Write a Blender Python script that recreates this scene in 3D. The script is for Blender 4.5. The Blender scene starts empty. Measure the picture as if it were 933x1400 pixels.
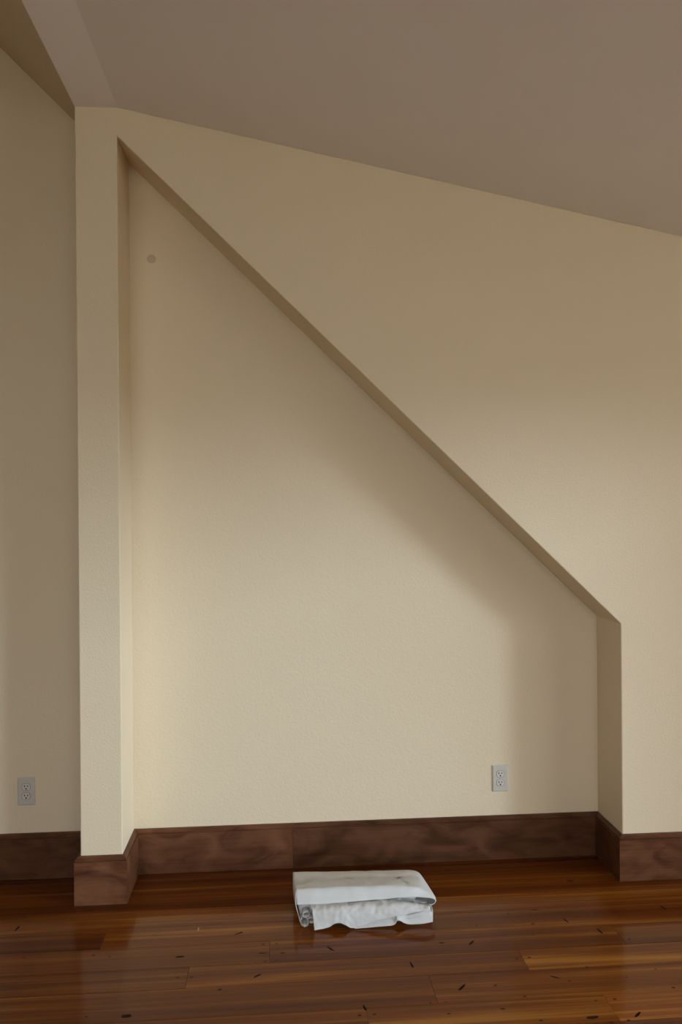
import bpy, bmesh, math, random
from mathutils import Vector, Matrix, noise

S = bpy.context.scene
COL = S.collection
random.seed(7)

# ------------------------------------------------------------------ camera
F_PX, YAW, PITCH, ROLL = 1100.84, 0.0787, 0.0014, -0.0077
CAM_LOC = Vector((0.2796, -3.2366, 1.5364))
cam_d = bpy.data.cameras.new('camera')
cam = bpy.data.objects.new('camera', cam_d)
COL.objects.link(cam)
cam_d.sensor_fit = 'VERTICAL'
cam_d.sensor_height = 36.0
cam_d.lens = F_PX / 1400.0 * 36.0
cam_d.clip_start = 0.05


def cam_axis(a, b, fw):
    c, s = math.cos(-ROLL), math.sin(-ROLL)
    a, b = a * c - b * s, a * s + b * c
    u = -b
    f2 = fw * math.cos(PITCH) + u * math.sin(PITCH)
    u2 = -fw * math.sin(PITCH) + u * math.cos(PITCH)
    return Vector((a * math.cos(YAW) + f2 * math.sin(YAW), -a * math.sin(YAW) + f2 * math.cos(YAW), u2))


rx, dn, fw = cam_axis(1, 0, 0), cam_axis(0, 1, 0), cam_axis(0, 0, 1)
cam.matrix_world = Matrix(((rx.x, -dn.x, -fw.x, CAM_LOC.x), (rx.y, -dn.y, -fw.y, CAM_LOC.y),
                           (rx.z, -dn.z, -fw.z, CAM_LOC.z), (0, 0, 0, 1)))
S.camera = cam

# ------------------------------------------------------------------ view
S.view_settings.view_transform = 'Standard'
S.view_settings.look = 'None'
S.view_settings.exposure = 0.0
S.view_settings.gamma = 1.0
S.view_settings.use_curve_mapping = False
S.cycles.use_denoising = True
S.cycles.max_bounces = 14
S.cycles.diffuse_bounces = 9
S.cycles.glossy_bounces = 4
S.cycles.transparent_max_bounces = 12
S.cycles.sample_clamp_indirect = 6.0
S.cycles.caustics_reflective = False
S.cycles.caustics_refractive = False

# ------------------------------------------------------------------ overcast sky
W = bpy.data.worlds.new('overcast_sky')
S.world = W
W.use_nodes = True
bg = W.node_tree.nodes['Background']
bg.inputs['Color'].default_value = (0.99, 0.985, 1.0, 1)
bg.inputs['Strength'].default_value = 4.9

# ------------------------------------------------------------------ sun lamp standing in for a low bright sky patch beyond the side windows
sun_d = bpy.data.lights.new('sky_patch_sun', 'SUN')
sun_d.energy = 2.25
sun_d.angle = math.radians(12.0)
sun_d.color = (0.87, 1.0, 1.16)
sun = bpy.data.objects.new('sky_patch_sun', sun_d)
COL.objects.link(sun)
SUN_AZ, SUN_EL = math.radians(60.0), math.radians(5.8)
to_sun = Vector((math.sin(SUN_AZ) * math.cos(SUN_EL), -math.cos(SUN_AZ) * math.cos(SUN_EL), math.sin(SUN_EL)))
sun.rotation_euler = to_sun.to_track_quat('Z', 'Y').to_euler()

# ------------------------------------------------------------------ sizes of the place
XS, XL, XR = -0.504, -0.341, 1.6956      # stub wall left end, niche left, niche right
D = 0.2544                               # depth of the niche
ZT, ZR = 3.0214, 1.0597                  # niche top (left) and right shoulder
ZC, XF, SL = 3.1353, -0.3385, 0.2011     # ceiling: flat strip to XF, then falls to the right
SLEFT = 0.9884                           # steep ceiling rising to the left
XW = 4.3                                # right wall
XFL = -5.6                               # far left wall
YB = -6.2                                # rear wall
BH, BT = 0.188, 0.0199                   # baseboard height, thickness
RW = dict(y0=-3.9, y1=-1.4, z0=0.12, z1=2.14)   # glazed doors in the right wall
BW = [(-2.4, 1.0, 0.5, 3.0), (1.3, 2.6, 0.5, 2.4)]


def zceil(x):
    if x <= XS:
        return min(ZC - SLEFT * (x - XS), 4.6)
    return ZC if x <= XF else ZC - SL * (x - XF)


# ------------------------------------------------------------------ helpers
def link(o, parent=None):
    COL.objects.link(o)
    if parent is not None:
        o.parent = parent
    return o


def mesh_obj(name, verts, faces, mat, parent=None, smooth=False):
    me = bpy.data.meshes.new(name)
    me.from_pydata([tuple(v) for v in verts], [], faces)
    me.validate()
    bm = bmesh.new(); bm.from_mesh(me)
    bmesh.ops.recalc_face_normals(bm, faces=bm.faces)
    bm.to_mesh(me); bm.free()
    me.materials.append(mat)
    if smooth:
        for p in me.polygons:
            p.use_smooth = True
    return link(bpy.data.objects.new(name, me), parent)


def boxes(name, lst, mat, parent=None, bevel=0.0):
    v, f = [], []
    for (x0, x1, y0, y1, z0, z1) in lst:
        b = len(v)
        v += [(x0, y0, z0), (x1, y0, z0), (x1, y1, z0), (x0, y1, z0), (x0, y0, z1), (x1, y0, z1), (x1, y1, z1), (x0, y1, z1)]
        f += [tuple(b + i for i in q) for q in ((0, 3, 2, 1), (4, 5, 6, 7), (0, 1, 5, 4), (1, 2, 6, 5), (2, 3, 7, 6), (3, 0, 4, 7))]
    o = mesh_obj(name, v, f, mat, parent)
    if bevel:
        m = o.modifiers.new('bevel', 'BEVEL'); m.width = bevel; m.segments = 2
    return o


def prism_y(name, outline, y0, y1, mat, parent=None):
    n = len(outline)
    v = [(x, y0, z) for x, z in outline] + [(x, y1, z) for x, z in outline]
    f = [tuple(range(n)), tuple(range(2 * n - 1, n - 1, -1))]
    f += [(i, (i + 1) % n, n + (i + 1) % n, n + i) for i in range(n)]
    return mesh_obj(name, v, f, mat, parent)


def structure(o):
    o['kind'] = 'structure'
    return o


def tag(o, label, cat, group=None):
    o['label'] = label
    o['category'] = cat
    if group:
        o['group'] = group
    return o


# ------------------------------------------------------------------ materials
def mat_new(name):
    m = bpy.data.materials.new(name)
    m.use_nodes = True
    nt = m.node_tree
    return m, nt, nt.nodes['Principled BSDF']


def node(nt, kind, **kw):
    n = nt.nodes.new(kind)
    for k, v in kw.items():
        setattr(n, k, v)
    return n


def paint(name, rgb, rough=0.75, bump=0.12, scale=140.0, spec=0.25):
    m, nt, b = mat_new(name)
    tc = node(nt, 'ShaderNodeNewGeometry')
    no = node(nt, 'ShaderNodeTexNoise'); no.inputs['Scale'].default_value = scale
    no.inputs['Detail'].default_value = 3
    big = node(nt, 'ShaderNodeTexNoise'); big.inputs['Scale'].default_value = 2.2
    mix = node(nt, 'ShaderNodeMix', data_type='RGBA')
    mix.inputs[6].default_value = (rgb[0] * .98, rgb[1] * .98, rgb[2] * .97, 1)
    mix.inputs[7].default_value = (min(rgb[0] * 1.02, 1), min(rgb[1] * 1.02, 1), rgb[2] * 1.03, 1)
    bp = node(nt, 'ShaderNodeBump'); bp.inputs['Strength'].default_value = bump
    bp.inputs['Distance'].default_value = 0.004
    L = nt.links.new
    L(tc.outputs['Position'], no.inputs['Vector']); L(tc.outputs['Position'], big.inputs['Vector'])
    L(big.outputs['Fac'], mix.inputs[0]); L(mix.outputs[2], b.inputs['Base Color'])
    L(no.outputs['Fac'], bp.inputs['Height']); L(bp.outputs['Normal'], b.inputs['Normal'])
    b.inputs['Roughness'].default_value = rough
    b.inputs['Specular IOR Level'].default_value = spec
    return m


def plain(name, rgb, rough=0.5, spec=0.5):
    m, nt, b = mat_new(name)
    tc = node(nt, 'ShaderNodeNewGeometry')
    no = node(nt, 'ShaderNodeTexNoise'); no.inputs['Scale'].default_value = 30
    mix = node(nt, 'ShaderNodeMix', data_type='RGBA')
    mix.inputs[6].default_value = (rgb[0] * .95, rgb[1] * .95, rgb[2] * .95, 1)
    mix.inputs[7].default_value = (*rgb, 1)
    nt.links.new(tc.outputs['Position'], no.inputs['Vector'])
    nt.links.new(no.outputs['Fac'], mix.inputs[0])
    nt.links.new(mix.outputs[2], b.inputs['Base Color'])
    b.inputs['Roughness'].default_value = rough
    b.inputs['Specular IOR Level'].default_value = spec
    return m


M_WALL = paint('cream_wall_paint', (0.76, 0.655, 0.48), 0.7, 0.32, 120)
M_DARKWALL = paint('dark_unseen_wall', (0.16, 0.09, 0.05), 0.5, 0.1, 40)  # unseen far left wall, colour darkened to cut light bounced from that side
M_CEIL = paint('ceiling_paint', (0.89, 0.86, 0.85), 0.85, 0.06, 160)
M_PLASTIC = plain('outlet_plastic', (0.60, 0.59, 0.535), 0.25, 0.4)
M_FACE = plain('outlet_face_plastic', (0.68, 0.65, 0.60), 0.3, 0.4)
M_SLOT = plain('outlet_slot', (0.03, 0.028, 0.025), 0.6)
M_GAP = plain('outlet_gap', (0.20, 0.19, 0.17), 0.7, 0.1)
M_SCREW = plain('outlet_screw', (0.45, 0.45, 0.43), 0.35)
M_WHITE = plain('window_frame_paint', (0.75, 0.74, 0.70), 0.4)
M_GROUND = plain('pale_bounce_ground', (0.62, 0.58, 0.50), 0.9, 0.1)  # unseen ground, made pale to bounce light up to ceiling and upper walls
M_SUB = plain('subfloor', (0.03, 0.016, 0.008), 0.8)
M_MARK = plain('dark_floor_mark', (0.009, 0.008, 0.007), 0.7, 0.05)
M_KNOT = plain('knot_wood', (0.030, 0.012, 0.005), 0.6, 0.06)
M_FLECK = plain('pale_fleck', (0.45, 0.36, 0.25), 0.6)
M_SPOT = plain('dull_spot', (0.585, 0.49, 0.355), 0.85, 0.1)


def floor_wood():
    m, nt, b = mat_new('heart_pine_floor')
    L = nt.links.new
    geo = node(nt, 'ShaderNodeNewGeometry')
    info = node(nt, 'ShaderNodeObjectInfo')
    sep = node(nt, 'ShaderNodeSeparateColor'); L(info.outputs['Color'], sep.inputs[0])
    # per-board offset
    off = node(nt, 'ShaderNodeMath', operation='MULTIPLY'); L(info.outputs['Random'], off.inputs[0]); off.inputs[1].default_value = 60
    comb = node(nt, 'ShaderNodeCombineXYZ'); L(off.outputs[0], comb.inputs[0]); L(off.outputs[0], comb.inputs[2])
    add = node(nt, 'ShaderNodeVectorMath', operation='ADD'); L(geo.outputs['Position'], add.inputs[0]); L(comb.outputs[0], add.inputs[1])

    def grain(sx, sy, det, dist=0.0):
        mp = node(nt, 'ShaderNodeMapping'); mp.inputs['Scale'].default_value = (sx, sy, 1)
        L(add.outputs[0], mp.inputs[0])
        n = node(nt, 'ShaderNodeTexNoise'); n.inputs['Scale'].default_value = 1.0
        n.inputs['Detail'].default_value = det; n.inputs['Distortion'].default_value = dist
        L(mp.outputs[0], n.inputs['Vector'])
        return n.outputs['Fac']
    broad = grain(0.55, 16, 3, 0.4)
    fine = grain(1.6, 110, 4, 0.3)
    mx = node(nt, 'ShaderNodeMath', operation='MULTIPLY_ADD'); L(fine, mx.inputs[0]); mx.inputs[1].default_value = 0.35; L(broad, mx.inputs[2])
    tone = node(nt, 'ShaderNodeMath', operation='ADD'); L(mx.outputs[0], tone.inputs[0]); L(sep.outputs[0], tone.inputs[1])
    ramp = node(nt, 'ShaderNodeValToRGB')
    L(tone.outputs[0], ramp.inputs[0])
    e = ramp.color_ramp.elements
    for k in (0.66, 0.82):
        e.new(k)
    pos = (0.30, 0.66, 0.82, 1.0)
    for q, p_, c_ in zip(e, pos, ((0.050, 0.010, 0.0012), (0.135, 0.035, 0.004), (0.20, 0.060, 0.007), (0.37, 0.15, 0.020))):
        q.position = p_; q.color = (*c_, 1)
    mp = node(nt, 'ShaderNodeMix', data_type='RGBA', blend_type='MULTIPLY'); mp.inputs[0].default_value = 1.0
    L(ramp.outputs[0], mp.inputs[6])
    val = node(nt, 'ShaderNodeMapRange'); L(sep.outputs[1], val.inputs[0])
    val.inputs[3].default_value = 0.0; val.inputs[4].default_value = 2.0
    L(val.outputs[0], mp.inputs[7])
    L(mp.outputs[2], b.inputs['Base Color'])
    wav = node(nt, 'ShaderNodeTexNoise'); wav.inputs['Scale'].default_value = 9; L(geo.outputs['Position'], wav.inputs['Vector'])
    bp = node(nt, 'ShaderNodeBump'); bp.inputs['Strength'].default_value = 0.05; bp.inputs['Distance'].default_value = 0.004
    L(wav.outputs['Fac'], bp.inputs['Height']); L(bp.outputs['Normal'], b.inputs['Normal'])
    b.inputs['Roughness'].default_value = 0.13
    b.inputs['IOR'].default_value = 1.5
    b.inputs['Specular IOR Level'].default_value = 0.18
    return m


def base_wood():
    m, nt, b = mat_new('walnut_baseboard')
    L = nt.links.new
    tc = node(nt, 'ShaderNodeTexCoord')
    info = node(nt, 'ShaderNodeObjectInfo')
    off = node(nt, 'ShaderNodeMath', operation='MULTIPLY'); L(info.outputs['Random'], off.inputs[0]); off.inputs[1].default_value = 40
    comb = node(nt, 'ShaderNodeCombineXYZ'); L(off.outputs[0], comb.inputs[0]); L(off.outputs[0], comb.inputs[2])
    add = node(nt, 'ShaderNodeVectorMath', operation='ADD'); L(tc.outputs['Object'], add.inputs[0]); L(comb.outputs[0], add.inputs[1])

    def grain(s, det, dist):
        mp = node(nt, 'ShaderNodeMapping'); mp.inputs['Scale'].default_value = s
        L(add.outputs[0], mp.inputs[0])
        n = node(nt, 'ShaderNodeTexNoise'); n.inputs['Scale'].default_value = 1.0
        n.inputs['Detail'].default_value = det; n.inputs['Distortion'].default_value = dist
        L(mp.outputs[0], n.inputs['Vector'])
        return n.outputs['Fac']
    blotch = grain((5, 5, 11), 3, 1.2)
    fine = grain((3, 3, 120), 4, 0.2)
    mx = node(nt, 'ShaderNodeMath', operation='MULTIPLY_ADD'); L(fine, mx.inputs[0]); mx.inputs[1].default_value = 0.3; L(blotch, mx.inputs[2])
    ramp = node(nt, 'ShaderNodeValToRGB'); L(mx.outputs[0], ramp.inputs[0])
    e = ramp.color_ramp.elements
    e.new(0.62)
    for q, p_, c_ in zip(e, (0.38, 0.62, 0.85), ((0.045, 0.016, 0.007), (0.110, 0.043, 0.019), (0.165, 0.070, 0.034))):
        q.position = p_; q.color = (*c_, 1)
    sep = node(nt, 'ShaderNodeSeparateColor'); L(info.outputs['Color'], sep.inputs[0])
    mp = node(nt, 'ShaderNodeMix', data_type='RGBA', blend_type='MULTIPLY'); mp.inputs[0].default_value = 1.0
    val = node(nt, 'ShaderNodeMapRange'); L(sep.outputs[1], val.inputs[0]); val.inputs[4].default_value = 2.0
    L(ramp.outputs[0], mp.inputs[6]); L(val.outputs[0], mp.inputs[7])
    L(mp.outputs[2], b.inputs['Base Color'])
    b.inputs['Roughness'].default_value = 0.38
    b.inputs['Specular IOR Level'].default_value = 0.22
    return m


def cloth_mat():
    m, nt, b = mat_new('canvas_cloth')
    L = nt.links.new
    geo = node(nt, 'ShaderNodeNewGeometry')
    n1 = node(nt, 'ShaderNodeTexNoise'); n1.inputs['Scale'].default_value = 14; n1.inputs['Detail'].default_value = 4
    L(geo.outputs['Position'], n1.inputs['Vector'])
    mix = node(nt, 'ShaderNodeMix', data_type='RGBA')
    mix.inputs[6].default_value = (0.60, 0.605, 0.60, 1); mix.inputs[7].default_value = (0.69, 0.715, 0.735, 1)
    L(n1.outputs['Fac'], mix.inputs[0])
    # grey smudges near the right end of the top, pale tan stains elsewhere
    last = mix.outputs[2]
    for (c, r, col) in (((0.738, -0.145, 0.11), 0.026, (0.16, 0.18, 0.20)), ((0.755, -0.19, 0.117), 0.020, (0.17, 0.18, 0.20)),
                        ((0.56, -0.14, 0.11), 0.085, (0.52, 0.50, 0.47)), ((0.40, -0.15, 0.11), 0.07, (0.54, 0.53, 0.50))):
        d = node(nt, 'ShaderNodeVectorMath', operation='DISTANCE'); L(geo.outputs['Position'], d.inputs[0]); d.inputs[1].default_value = c
        nn = node(nt, 'ShaderNodeTexNoise'); nn.inputs['Scale'].default_value = 1.4 / r; nn.inputs['Detail'].default_value = 3
        L(geo.outputs['Position'], nn.inputs['Vector'])
        dr = node(nt, 'ShaderNodeMapRange'); L(d.outputs['Value'], dr.inputs[0])
        dr.inputs[1].default_value = r * 1.1; dr.inputs[2].default_value = 0.0
        nr = node(nt, 'ShaderNodeMapRange'); L(nn.outputs['Fac'], nr.inputs[0]); nr.inputs[1].default_value = 0.44; nr.inputs[2].default_value = 0.58
        mu = node(nt, 'ShaderNodeMath', operation='MULTIPLY'); L(dr.outputs[0], mu.inputs[0]); L(nr.outputs[0], mu.inputs[1])
        mk = node(nt, 'ShaderNodeMix', data_type='RGBA'); L(mu.outputs[0], mk.inputs[0]); L(last, mk.inputs[6])
        mk.inputs[7].default_value = (*col, 1)
        last = mk.outputs[2]
    L(last, b.inputs['Base Color'])
    wv = node(nt, 'ShaderNodeTexNoise'); wv.inputs['Scale'].default_value = 700; L(geo.outputs['Position'], wv.inputs['Vector'])
    bp = node(nt, 'ShaderNodeBump'); bp.inputs['Strength'].default_value = 0.15; bp.inputs['Distance'].default_value = 0.001
    L(wv.outputs['Fac'], bp.inputs['Height']); L(bp.outputs['Normal'], b.inputs['Normal'])
    b.inputs['Roughness'].default_value = 0.9
    b.inputs['Specular IOR Level'].default_value = 0.15
    return m


def pane_mat():
    m, nt, b = mat_new('window_glass')
    out = nt.nodes['Material Output']
    tr = node(nt, 'ShaderNodeBsdfTransparent'); tr.inputs[0].default_value = (0.95, 0.97, 0.96, 1)
    gl = node(nt, 'ShaderNodeBsdfGlossy'); gl.inputs['Roughness'].default_value = 0.02
    mx = node(nt, 'ShaderNodeMixShader'); mx.inputs[0].default_value = 0.06
    nt.links.new(tr.outputs[0], mx.inputs[1]); nt.links.new(gl.outputs[0], mx.inputs[2]); nt.links.new(mx.outputs[0], out.inputs[0])
    return m


M_FLOOR = floor_wood()
M_BASE = base_wood()
M_CLOTH = cloth_mat()
M_GLASS = pane_mat()

# ------------------------------------------------------------------ walls
front = structure(prism_y('wall_front', [(XS, 0), (XS, ZC), (XF, ZC), (XW, zceil(XW)), (XW, 0), (XR, 0), (XR, ZR), (XL, ZT), (XL, 0)], 0, D, M_WALL))
bv = front.modifiers.new('bevel', 'BEVEL'); bv.width = 0.004; bv.segments = 2; bv.limit_method = 'ANGLE'
structure(prism_y('wall_niche', [(XL - .06, 0), (XL - .06, ZT + .05), (XR + .06, ZT + .05), (XR + .06, 0)], D, D + 0.12, M_WALL))
structure(prism_y('wall_left', [(XFL, 0), (XFL, 4.75), (-2.0, 4.75), (XL - .06, zceil(XS) + .1), (XL - .06, 0)], D, D + 0.12, M_WALL))
structure(boxes('wall_far_left', [(XFL - .12, XFL, YB, D + .12, 0, 4.75)], M_DARKWALL))
# right wall round the glazed doors
zt = zceil(XW) + 0.05
structure(boxes('wall_right', [(XW, XW + .16, YB, RW['y0'], 0, zt), (XW, XW + .16, RW['y1'], D, 0, zt),
                               (XW, XW + .16, RW['y0'], RW['y1'], 0, RW['z0']), (XW, XW + .16, RW['y0'], RW['y1'], RW['z1'], zt)], M_WALL))
# rear wall round its windows
xs_ = [XFL] + [q for w in BW for q in w[:2]] + [XW]
rear = []
for i in range(0, len(xs_), 2):
    rear.append((xs_[i], xs_[i + 1], YB - .16, YB, 0, 4.75))
for (a, b_, z0, z1) in BW:
    rear.append((a, b_, YB - .16, YB, 0, z0)); rear.append((a, b_, YB - .16, YB, z1, 4.75))
structure(boxes('wall_rear', rear, M_WALL))

# ------------------------------------------------------------------ ceiling
def slab(name, pts, y0, y1, parent=None, th=0.1, mat=None):
    return prism_y(name, pts + [(x, z + th) for x, z in reversed(pts)], y0, y1, mat or M_CEIL, parent)


ceil = structure(slab('ceiling', [(XF, ZC), (XW + .2, zceil(XW + .2))], YB - .16, D + .12))
slab('flat_strip', [(XS, ZC), (XF, ZC)], YB - .16, D + .12, ceil)
xt = XS - (4.6 - ZC) / SLEFT
slab('steep_slope', [(XFL - .12, 4.6), (xt, 4.6), (XS, ZC)], YB - .16, D + .12, ceil, mat=M_WALL)

# ------------------------------------------------------------------ windows
def window(name, along, pos, a0, a1, z0, z1, cols, rows, fr=0.07, bar=0.022):
    """along 'y': window in a wall of constant x (pos..pos+.16); along 'x': wall of constant y (pos-.16..pos)"""
    def bx(s0, s1, q0, q1, d0, d1):
        return (pos + d0, pos + d1, s0, s1, q0, q1) if along == 'y' else (s0, s1, pos - d1, pos - d0, q0, q1)
    root = structure(boxes(name, [bx(a0, a0 + fr, z0, z1, .04, .11), bx(a1 - fr, a1, z0, z1, .04, .11),
                                  bx(a0 + fr, a1 - fr, z0, z0 + fr, .04, .11), bx(a0 + fr, a1 - fr, z1 - fr, z1, .04, .11)], M_WHITE, None))
    ia0, ia1, iz0, iz1 = a0 + fr, a1 - fr, z0 + fr, z1 - fr
    cw, rh = (ia1 - ia0) / cols, (iz1 - iz0) / rows
    for i in range(1, cols):
        boxes('mullion', [bx(ia0 + i * cw - bar, ia0 + i * cw + bar, iz0, iz1, .05, .10)], M_WHITE, root)
    for j in range(1, rows):
        boxes('glazing_bar', [bx(ia0, ia1, iz0 + j * rh - bar * .6, iz0 + j * rh + bar * .6, .055, .095)], M_WHITE, root)
    for i in range(cols):
        for j in range(rows):
            boxes('pane', [bx(ia0 + i * cw, ia0 + (i + 1) * cw, iz0 + j * rh, iz0 + (j + 1) * rh, .072, .078)], M_GLASS, root)
    return root


window('window_1', 'y', XW, RW['y0'], RW['y1'], RW['z0'], RW['z1'], 3, 1)
for i, (a, b_, z0, z1) in enumerate(BW):
    window('window_%d' % (i + 2), 'x', YB, a, b_, z0, z1, 2, 1)


def portal(loc, rot, sx, sy):
    l = bpy.data.lights.new('window_portal', 'AREA')
    l.shape = 'RECTANGLE'; l.size = sx; l.size_y = sy
    l.cycles.is_portal = True
    o = link(bpy.data.objects.new('window_portal', l))
    o.location = loc; o.rotation_euler = rot


portal((XW + .17, (RW['y0'] + RW['y1']) / 2, (RW['z0'] + RW['z1']) / 2), (0, math.radians(90), 0), RW['z1'] - RW['z0'], RW['y1'] - RW['y0'])
for (a, b_, z0, z1) in BW:
    portal(((a + b_) / 2, YB - .17, (z0 + z1) / 2), (math.radians(90), 0, 0), b_ - a, z1 - z0)

structure(boxes('ground', [(-75, 75, -75, 75, -0.5, -0.35)], M_GROUND))


# ------------------------------------------------------------------ floor of pine boards
floor = structure(boxes('floor', [(XFL, XW, YB, D, -0.06, -0.02)], M_SUB))
BWID = 0.135
ROWS = []          # boundaries from the niche wall towards the rear
y = D
edges = [D, 0.19, 0.055, -0.08, -0.213, -0.347, -0.485, -0.61, -0.765, -0.895]
while edges[-1] - BWID > YB:
    edges.append(edges[-1] - BWID)
edges.append(YB)
# joints seen in the photograph, per row: (x of joint ...), tone / value of the boards from left to right
seen = {
    0: ([0.9], [(-.08, .80), (-.10, .80)]),
    1: ([-0.9, 2.4], [(0, .85), (-.02, .9), (0, .9)]),
    2: ([-1.6, 1.95], [(-.05, .8), (-.01, .95), (0, 1.0)]),
    3: ([-1.2, 2.6], [(.0, 1.0), (.13, 1.0), (.1, 1.0)]),
    4: ([-0.355, 2.1], [(-.03, .88), (.06, 1.0), (.0, .95)]),
    5: ([-1.5, 0.24, 1.495], [(.1, .95), (.05, .95), (.04, .92), (.03, .9)]),
    6: ([-0.03, 1.106, 2.6], [(.0, .85), (.07, 1.0), (.16, 1.05), (0, 1)]),
    7: ([-1.3, 0.766, 2.3], [(.0, .9), (.04, .95), (.06, 1.0), (0, 1)]),
    8: ([-0.9, 0.54, 1.294], [(.0, 1.0), (.10, 1.05), (.13, 1.0), (.24, 1.3)]),
}
for r in range(len(edges) - 1):
    y1, y0 = edges[r], edges[r + 1]
    if r in seen:
        js, tv = seen[r]
    else:
        js = []
        x = XFL + random.uniform(.5, 2.2)
        while x < XW - .4:
            js.append(x); x += random.uniform(1.4, 2.8)
        tv = [(random.uniform(-.05, .14), random.uniform(.85, 1.1)) for _ in range(len(js) + 1)]
    xs = [XFL] + js + [XW]
    for i in range(len(xs) - 1):
        g, c = 0.0003, 0.0010
        x0, x1, a0, a1 = xs[i] + g, xs[i + 1] - g, y0 + g, y1 - g
        v = [(x0, a0, -.02), (x1, a0, -.02), (x1, a1, -.02), (x0, a1, -.02),
             (x0, a0, -c * .5), (x1, a0, -c * .5), (x1, a1, -c * .5), (x0, a1, -c * .5),
             (x0 + c, a0 + c, 0), (x1 - c, a0 + c, 0), (x1 - c, a1 - c, 0), (x0 + c, a1 - c, 0)]
        f = [(8, 9, 10, 11), (0, 3, 2, 1)]
        for k in range(4):
            n = (k + 1) % 4
            f += [(k, n, 4 + n, 4 + k), (4 + k, 4 + n, 8 + n, 8 + k)]
        o = mesh_obj('board', v, f, M_FLOOR, floor)
        t, val = tv[i]
        o.color = (max(t + .0, 0) if t >= 0 else 0.0, val / 2 * (1 if t >= 0 else (1 + t)), 0, 1)

# dark gouges, nail holes, knots and a pale fleck in the boards
MARKS = [((-0.697, -0.191), (-0.690, -0.155)), ((0.112, -0.292), (0.143, -0.275)), ((0.441, -0.402), (0.465, -0.433)),
         ((0.187, -0.571), (0.215, -0.548)), ((0.718, -0.525), (0.723, -0.565)), ((0.844, -0.704), (0.876, -0.667)),
         ((0.941, -0.439), (0.966, -0.412)), ((1.337, -0.286), (1.346, -0.325)), ((1.434, -0.370), (1.441, -0.412)),
         ((1.160, -0.648), (1.194, -0.668)), ((1.744, -0.229), (1.753, -0.264)), ((1.343, -0.884), (1.375, -0.858)),
         ((0.534, -0.748), (0.539, -0.778)), ((0.835, -0.415), (0.862, -0.417)), ((1.238, -0.216), (1.264, -0.218)),
         ((0.200, -0.422), (0.233, -0.425)), ((0.276, -0.429), (0.295, -0.431))]


def blob(name, cx, cy, lx, ly, ang, mat, seed, z=0.0004):
    rnd = random.Random(seed)
    n = 12
    v = [(cx, cy, z)]
    for k in range(n):
        a = 2 * math.pi * k / n
        s = rnd.uniform(.75, 1.1)
        px, py = lx * s * math.cos(a), ly * s * math.sin(a)
        v.append((cx + px * math.cos(ang) - py * math.sin(ang), cy + px * math.sin(ang) + py * math.cos(ang), 0.00005))
    f = [(0, 1 + k, 1 + (k + 1) % n) for k in range(n)]
    return mesh_obj(name, v, f, mat, floor)


for i, (a, b_) in enumerate(MARKS):
    dx, dy = b_[0] - a[0], b_[1] - a[1]
    l = math.hypot(dx, dy)
    wdt = 0.0045 if i < 13 else 0.0035
    blob('floor_gouge', (a[0] + b_[0]) / 2, (a[1] + b_[1]) / 2, l * .52, wdt, math.atan2(dy, dx), M_MARK, i)
NAILS = [(-0.689, -0.095), (-0.730, -0.086), (-0.370, -0.383), (-0.312, -0.397), (-0.062, -0.543), (-0.016, -0.548), (0.083, -0.626),
         (0.217, -0.367), (0.263, -0.366), (0.226, -0.475), (0.266, -0.474), (0.517, -0.798), (0.562, -0.798), (0.744, -0.756),
         (0.792, -0.757), (0.960, -0.806), (0.789, -0.815), (0.970, -0.684), (1.084, -0.541), (1.129, -0.536), (1.212, -0.318),
         (1.188, -0.393), (1.511, -0.036), (1.471, -0.271), (1.303, -0.610), (1.216, -0.682), (1.046, -0.750), (1.058, -0.872),
         (1.260, -0.792), (1.322, -0.790), (1.520, -0.454), (1.409, -0.679), (1.526, -0.643), (1.319, -0.896), (1.265, -0.901),
         (1.142, -0.235), (-0.314, -0.729), (-0.607, -0.375), (1.533, -0.748), (1.002, -0.309)]
for i, (x, y) in enumerate(NAILS):
    q = random.Random(i).uniform(.75, 1.2)
    blob('nail_hole', x, y, .0065 * q, .0040 * q, 0, M_KNOT, 100 + i)
for i, (x, y, lx, ly) in enumerate([(-0.192, -0.738, .019, .011), (-0.067, -0.420, .018, .006), (1.475, 0.005, .016, .007), (1.219, -0.872, .022, .008)]):
    blob('knot', x, y, lx, ly, 0.1, M_KNOT, 200 + i)
blob('pale_fleck', -0.023, -0.241, .0024, .016, 0.0, M_FLECK, 300)

# ------------------------------------------------------------------ baseboards
PROFILE = [(0, 0), (BT, 0), (BT, BH - .0205), (BT - .0015, BH - .0190), (BT - .0060, BH - .0188), (BT - .0060, BH - .0165), (BT - .0035, BH - .0150),
           (BT - .0030, BH - .0125), (BT - .0045, BH - .0100), (BT - .0085, BH - .0070), (BT - .0115, BH - .0030), (BT - .0130, BH), (0, BH)]


def baseboard(name, p0, p1, nrm, m0=0, m1=0, parent=None, val=1.0, start=0.0):
    """board along p0->p1 on the wall, standing out along nrm; m0/m1: mitre (+ lengthens with distance from the wall)"""
    p0, p1, nv = Vector((*p0, 0)), Vector((*p1, 0)), Vector((*nrm, 0))
    d = (p1 - p0).normalized()
    org = (p0 + p1) / 2
    v = []
    for o, z in PROFILE:
        v.append(p0 + nv * o - d * m0 * o + Vector((0, 0, z)) - org)
    for o, z in PROFILE:
        v.append(p1 + nv * o + d * m1 * o + Vector((0, 0, z)) - org)
    n = len(PROFILE)
    f = [tuple(range(n)), tuple(range(2 * n - 1, n - 1, -1))] + [(i, (i + 1) % n, n + (i + 1) % n, n + i) for i in range(n)]
    ob = mesh_obj(name, v, f, M_BASE, parent)
    ob.location = org
    ob.color = (0, val / 2, 0, 1)
    if parent is None:
        structure(ob)
    return ob


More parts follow.
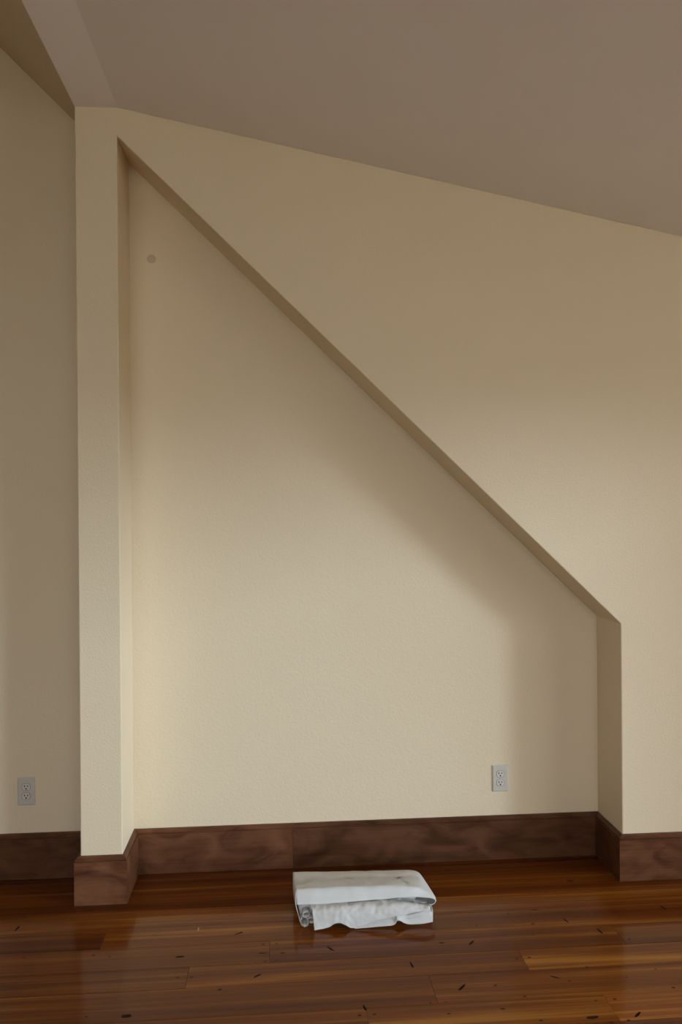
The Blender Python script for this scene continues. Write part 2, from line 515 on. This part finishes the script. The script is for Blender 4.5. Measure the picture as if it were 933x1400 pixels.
e = 0.0006
baseboard('baseboard_left', (XFL, D - e), (XS - e, D - e), (0, -1), 0, -1, val=.8)
baseboard('baseboard_stub_side', (XS - e, D - e), (XS - e, -e), (-1, 0), -1, 1)
baseboard('baseboard_stub', (XS - e, -e), (XL + e, -e), (0, -1), 1, 1, val=1.15)
baseboard('baseboard_niche_left', (XL + e, -e), (XL + e, D - e), (1, 0), 1, -1, val=.95)
nb = baseboard('baseboard_niche', (XL + e, D - e), (0.3345, D - e), (0, -1), -1, 0, val=1.05)
b2 = baseboard('board', (0.3355, D - e), (XR - e, D - e), (0, -1), 0, -1, parent=nb, val=.72)
b2.location = b2.location - nb.location
baseboard('baseboard_niche_right', (XR - e, D - e), (XR - e, -e), (-1, 0), -1, 1, val=.8)
baseboard('baseboard_right', (XR - e, -e), (XW, -e), (0, -1), 1, 0, val=1.0)

# ------------------------------------------------------------------ outlets
def outlet(x, z, label):
    root = bpy.data.objects.new('wall_outlet', None)
    link(root); root.location = (x, D, z)
    tag(root, label, 'outlet', 'duplex wall outlets')
    w, h, t = 0.036, 0.0585, 0.0055
    ch = 0.0045
    v = []
    for (s, yy) in ((0, 0), (0, -t * .35), (ch, -t)):
        v += [(-w + s, yy, -h + s), (w - s, yy, -h + s), (w - s, yy, h - s), (-w + s, yy, h - s)]
    f = [(3, 2, 1, 0), (8, 9, 10, 11)]
    for k in range(4):
        n = (k + 1) % 4
        f += [(k, n, 4 + n, 4 + k), (4 + k, 4 + n, 8 + n, 8 + k)]
    mesh_obj('cover_plate', v, f, M_PLASTIC, root)
    for s in (-1, 1):
        cz = 0.0195 * s
        pts = []
        for k in range(28):
            a = 2 * math.pi * k / 28
            px, pz = .0172 * math.cos(a), .0172 * math.sin(a)
            pz = max(min(pz, .0138), -.0138)
            pts.append((px, pz))
        n = len(pts)
        y0, y1 = -t + .0006, -t - .0016
        v = [(p[0], y0, cz + p[1]) for p in pts] + [(p[0] * .97, y1, cz + p[1] * .97) for p in pts]
        f = [tuple(range(n, 2 * n))] + [(k, (k + 1) % n, n + (k + 1) % n, n + k) for k in range(n)]
        face = mesh_obj('receptacle_face', v, f, M_FACE, root)
        v = [(p[0] * 1.09, -t - .0002, cz + p[1] * 1.09) for p in pts] + [(p[0] * 1.0, -t - .0004, cz + p[1] * 1.0) for p in pts]
        mesh_obj('gap_ring', v, [(k, (k + 1) % n, n + (k + 1) % n, n + k) for k in range(n)], M_GAP, face)
        for (sx, hh) in ((-.0064, .0042), (.0064, .0035)):
            boxes('slot', [(sx - .0019, sx + .0019, y1 - .0003, y1 + .0005, cz + .0035 - hh, cz + .0035 + hh)], M_SLOT, face)
        gp = [(.0036 * math.cos(2 * math.pi * k / 12), .0036 * math.sin(2 * math.pi * k / 12)) for k in range(12)]
        v = [(p[0], y1 - .0003, cz - .0074 + p[1]) for p in gp] + [(p[0], y1 + .0005, cz - .0074 + p[1]) for p in gp]
        mesh_obj('ground_hole', v, [tuple(range(12))] + [(k, (k + 1) % 12, 12 + (k + 1) % 12, 12 + k) for k in range(12)], M_SLOT, face)
    gp = [(.003 * math.cos(2 * math.pi * k / 12), .003 * math.sin(2 * math.pi * k / 12)) for k in range(12)]
    v = [(p[0], -t - .0009, p[1]) for p in gp] + [(p[0] * 1.1, -t + .0004, p[1] * 1.1) for p in gp]
    mesh_obj('screw', v, [tuple(range(12))] + [(k, (k + 1) % 12, 12 + (k + 1) % 12, 12 + k) for k in range(12)], M_SCREW, root)


outlet(1.251, 0.351, 'white duplex outlet on the back of the sloped niche above the baseboard')
outlet(-0.786, 0.364, 'duplex outlet on the shaded wall left of the narrow wall end')

# small round dull spot on the niche wall
n = 24
v = [(0, -.0007, 0)] + [(.0172 * math.cos(2 * math.pi * k / n), -.0006, .0172 * math.sin(2 * math.pi * k / n)) for k in range(n)] + \
    [(.0190 * math.cos(2 * math.pi * k / n), 0, .0190 * math.sin(2 * math.pi * k / n)) for k in range(n)]
f = [(0, 1 + k, 1 + (k + 1) % n) for k in range(n)] + [(1 + k, 1 + n + k, 1 + n + (k + 1) % n, 1 + (k + 1) % n) for k in range(n)]
sp = mesh_obj('wall_spot', v, f, M_SPOT, None, True)
sp.location = (-0.249, D, 2.618)
tag(sp, 'small round dull spot high on the niche wall near its left edge', 'wall spot')

# ------------------------------------------------------------------ folded canvas cloth
TOP = [
  [(0.3298, -0.033, 0.0452), (0.4141, -0.033, 0.0415), (0.5163, -0.033, 0.037), (0.619, -0.033, 0.0324), (0.7223, -0.033, 0.0278), (0.8142, -0.033, 0.0237), (0.832, -0.033, 0.023), (0.826, -0.033, 0.0114), (0.7814, -0.033, 0.0105)],
  [(0.33, -0.045, 0.1059), (0.414, -0.045, 0.1037), (0.5159, -0.045, 0.1002), (0.6182, -0.045, 0.0978), (0.7211, -0.045, 0.0949), (0.8067, -0.045, 0.0927), (0.8362, -0.045, 0.0753), (0.8331, -0.045, 0.0578), (0.7828, -0.045, 0.0571)],
  [(0.3313, -0.13, 0.1128), (0.4131, -0.13, 0.1149), (0.5122, -0.13, 0.1134), (0.6147, -0.13, 0.1132), (0.7178, -0.13, 0.1101), (0.8098, -0.13, 0.1033), (0.8471, -0.13, 0.0788), (0.8441, -0.13, 0.0589), (0.7806, -0.13, 0.0561)],
  [(0.3353, -0.205, 0.1222), (0.4152, -0.205, 0.1228), (0.5092, -0.205, 0.1228), (0.6092, -0.205, 0.1211), (0.7126, -0.205, 0.1193), (0.8024, -0.205, 0.107), (0.8585, -0.205, 0.0738), (0.8527, -0.205, 0.0518), (0.7738, -0.205, 0.0526)],
  [(0.3374, -0.232, 0.1183), (0.4165, -0.232, 0.1175), (0.507, -0.232, 0.1162), (0.6062, -0.232, 0.1172), (0.7086, -0.232, 0.1154), (0.792, -0.232, 0.1062), (0.8588, -0.232, 0.0728), (0.8503, -0.232, 0.051), (0.7693, -0.232, 0.0548)],
  [(0.3395, -0.246, 0.0759), (0.4182, -0.246, 0.075), (0.5056, -0.246, 0.0764), (0.6043, -0.246, 0.0801), (0.7008, -0.246, 0.0839), (0.7672, -0.246, 0.0864), (0.8547, -0.246, 0.0741), (0.8448, -0.246, 0.0526), (0.767, -0.246, 0.0589)],
]
MID = [
  [(0.3901, -0.17, 0.075), (0.4481, -0.17, 0.073), (0.5063, -0.17, 0.072), (0.5619, -0.17, 0.072), (0.6344, -0.17, 0.070), (0.7128, -0.17, 0.065), (0.7915, -0.17, 0.052), (0.8366, -0.17, 0.045)],
  [(0.3877, -0.235, 0.073), (0.4446, -0.235, 0.073), (0.5016, -0.235, 0.073), (0.5561, -0.235, 0.074), (0.6272, -0.235, 0.076), (0.704, -0.235, 0.074), (0.7811, -0.235, 0.060), (0.8252, -0.235, 0.052)],
  [(0.3948, -0.277, 0.066), (0.4459, -0.277, 0.0700), (0.4999, -0.277, 0.074), (0.554, -0.277, 0.075), (0.6246, -0.277, 0.077), (0.7009, -0.277, 0.080), (0.7775, -0.277, 0.074), (0.8268, -0.277, 0.066)],
  [(0.3995, -0.293, 0.0291), (0.4478, -0.293, 0.0402), (0.499, -0.293, 0.0512), (0.5528, -0.293, 0.0420), (0.6232, -0.293, 0.0561), (0.6993, -0.293, 0.0633), (0.7811, -0.293, 0.066), (0.8304, -0.293, 0.066)],
  [(0.4017, -0.297, 0.0026), (0.4473, -0.297, 0.0114), (0.4931, -0.297, 0.0266), (0.5468, -0.297, 0.0050), (0.6225, -0.297, 0.0285), (0.7012, -0.297, 0.0409), (0.7858, -0.297, 0.0560), (0.8268, -0.297, 0.062)],
]
BOT = [
  [(0.4341, -0.16, 0.0353), (0.495, -0.16, 0.0325), (0.5589, -0.16, 0.0295), (0.6342, -0.16, 0.026), (0.707, -0.16, 0.0226), (0.7238, -0.16, 0.0218), (0.7603, -0.16, 0.0201), (0.811, -0.16, 0.0178), (0.859, -0.16, 0.0155)],
  [(0.4306, -0.262, 0.024), (0.4904, -0.262, 0.032), (0.5529, -0.262, 0.0168), (0.6267, -0.262, 0.0242), (0.6981, -0.262, 0.0371), (0.7147, -0.262, 0.0418), (0.7504, -0.262, 0.0347), (0.8001, -0.262, 0.0433), (0.8471, -0.262, 0.0411)],
  [(0.4292, -0.285, 0.0128), (0.4886, -0.285, 0.0251), (0.5506, -0.285, 0.0097), (0.6239, -0.285, 0.0143), (0.6947, -0.285, 0.0244), (0.7112, -0.285, 0.0371), (0.7466, -0.285, 0.0246), (0.7959, -0.285, 0.0331), (0.8426, -0.285, 0.0309)],
  [(0.4286, -0.296, 0.0065), (0.4877, -0.296, 0.0224), (0.5495, -0.296, 0.0025), (0.6225, -0.296, 0.0055), (0.693, -0.296, 0.0095), (0.7095, -0.296, 0.0262), (0.7447, -0.296, 0.0107), (0.7938, -0.296, 0.0087), (0.8403, -0.296, 0.0132)],
]
LOW = [
  [(0.58, -0.14, 0.006), (0.64, -0.14, 0.006), (0.72, -0.14, 0.006), (0.80, -0.14, 0.006), (0.852, -0.14, 0.008)],
  [(0.58, -0.240, 0.005), (0.64, -0.240, 0.006), (0.72, -0.240, 0.006), (0.80, -0.245, 0.008), (0.848, -0.250, 0.010)],
  [(0.58, -0.262, 0.004), (0.64, -0.262, 0.004), (0.72, -0.258, 0.004), (0.80, -0.266, 0.004), (0.845, -0.272, 0.005)],
]
SIDE = [
  [(0.3300, -0.045, 0.1050), (0.3307, -0.09, 0.1086), (0.3321, -0.16, 0.1153), (0.3347, -0.215, 0.121), (0.3368, -0.240, 0.1171)],
  [(0.3306, -0.045, 0.075), (0.3290, -0.09, 0.074), (0.3303, -0.16, 0.0747), (0.3343, -0.225, 0.0755), (0.3364, -0.252, 0.0757)],
  [(0.3333, -0.045, 0.0444), (0.3345, -0.09, 0.0420), (0.3356, -0.16, 0.040), (0.3422, -0.235, 0.0404), (0.3469, -0.258, 0.0401)],
  [(0.339, -0.045, 0.0236), (0.3401, -0.09, 0.0200), (0.3438, -0.16, 0.0180), (0.3482, -0.235, 0.0182), (0.3508, -0.260, 0.0174)],
]


def catmull(p0, p1, p2, p3, t):
    return 0.5 * ((2 * p1) + (p2 - p0) * t + (2 * p0 - 5 * p1 + 4 * p2 - p3) * t * t + (3 * p1 - p0 - 3 * p2 + p3) * t ** 3)


def spline(pts, t):
    n = len(pts) - 1
    s = min(max(t, 0.0), 0.99999) * n
    i = int(s)
    g = lambda k: pts[min(max(k, 0), n)] if 0 <= k <= n else (2 * pts[0] - pts[1] if k < 0 else 2 * pts[n] - pts[n - 1])
    return catmull(g(i - 1), g(i), g(i + 1), g(i + 2), s - i)


def sheet(name, grid, nu, nv, parent, wrinkle=0.0015, thick=0.0022, seed=0, fscale=26, ystretch=1.0):
    rows = [[Vector(p) for p in r] for r in grid]
    cols = [[spline(r, u / nu) for u in range(nu + 1)] for r in rows]
    v = []
    for j in range(nv + 1):
        for u in range(nu + 1):
            p = spline([c[u] for c in cols], j / nv)
            q = Vector((p.x * fscale, p.y * fscale * ystretch, p.z * fscale)) + Vector((seed * 7.3, seed * 3.1, 0))
            w = noise.noise(q) + .5 * noise.noise(q * 2.3)
            p = p + Vector((0, -.5, .85)) * (w * wrinkle)
            p.z = max(p.z, 0.0012 + thick)
            v.append(p)
    f = [(j * (nu + 1) + u, j * (nu + 1) + u + 1, (j + 1) * (nu + 1) + u + 1, (j + 1) * (nu + 1) + u) for j in range(nv) for u in range(nu)]
    o = mesh_obj(name, v, f, M_CLOTH, parent, True)
    m = o.modifiers.new('thickness', 'SOLIDIFY'); m.thickness = thick; m.offset = 0
    return o


cloth = bpy.data.objects.new('folded_cloth', None)
link(cloth)
tag(cloth, 'folded off-white canvas drop cloth lying on the wooden floor before the niche', 'cloth')
sheet('top_fold', TOP, 96, 60, cloth, .0026, .003, 1, 18)
sheet('middle_fold', MID, 120, 56, cloth, .0048, .0026, 2, 30, .55)
sheet('hem_fold', [r[2:] for r in BOT], 100, 40, cloth, .0014, .0026, 3, 30)
BOT2 = [[(x + (.004 if k else 0) - .012, y + .009, z + .0085 + .006 * math.sin(i * 1.7)) for i, (x, y, z) in enumerate(r)][3:] for k, r in enumerate(BOT)]
sheet('hem_fold', BOT2, 80, 36, cloth, .0014, .0024, 6, 30)
sheet('bottom_fold', LOW, 60, 24, cloth, .0008, .0024, 4, 30)
sheet('side_fold', SIDE, 30, 24, cloth, .0012, .0024, 5, 24)


def tube(cx, cz, r, y0, y1, seed):
    n, mlen = 20, 10
    v = []
    for j in range(mlen + 1):
        y = y0 + (y1 - y0) * j / mlen
        for k in range(n + 1):
            a = 2 * math.pi * k / n * .93 + seed
            rr = r * (1 + .12 * math.sin(2 * a + seed * 2))
            v.append((cx + rr * math.cos(a) - .01 * j / mlen * 0, y, max(cz + rr * math.sin(a) * .95, .003)))
    f = [(j * (n + 1) + k, j * (n + 1) + k + 1, (j + 1) * (n + 1) + k + 1, (j + 1) * (n + 1) + k) for j in range(mlen) for k in range(n)]
    o = mesh_obj('rolled_edge', v, f, M_CLOTH, cloth, True)
    m = o.modifiers.new('thickness', 'SOLIDIFY'); m.thickness = .0022; m.offset = 0


tube(0.3735, 0.0480, 0.0115, -0.268, -0.08, 0.6)
tube(0.3670, 0.0200, 0.0160, -0.266, -0.08, 2.1)
tube(0.3935, 0.0230, 0.0115, -0.262, -0.08, 4.0)
FRONT = [[(0.343, -0.2175, 0.088), (0.362, -0.2200, 0.088), (0.382, -0.2200, 0.088), (0.402, -0.2160, 0.088)],
         [(0.345, -0.2190, 0.066), (0.362, -0.2250, 0.066), (0.382, -0.2250, 0.066), (0.402, -0.2200, 0.066)],
         [(0.349, -0.2200, 0.040), (0.364, -0.2240, 0.040), (0.382, -0.2250, 0.040), (0.404, -0.2230, 0.040)],
         [(0.353, -0.2190, 0.012), (0.366, -0.2200, 0.012), (0.382, -0.2220, 0.012), (0.405, -0.2240, 0.010)]]
sheet('tucked_fold', FRONT, 24, 24, cloth, .001, .002, 8, 30)
# layers folded up inside the bundle
for k in range(5):
    z0 = 0.006 + k * 0.0165
    ins = 0.004 * (k % 2)
    y_front = -0.232 + .006 * (k % 2)
    if k > 2:
        y_front = -.205
    x1 = (.835 if k < 3 else .80) - ins
    o = boxes('inner_fold', [(0.412 + ins if k < 3 else .35, x1, y_front, -0.052 - ins, z0, z0 + 0.0155)], M_CLOTH, cloth)
    m = o.modifiers.new('round', 'BEVEL'); m.width = .0075; m.segments = 4
    for p in o.data.polygons:
        p.use_smooth = True
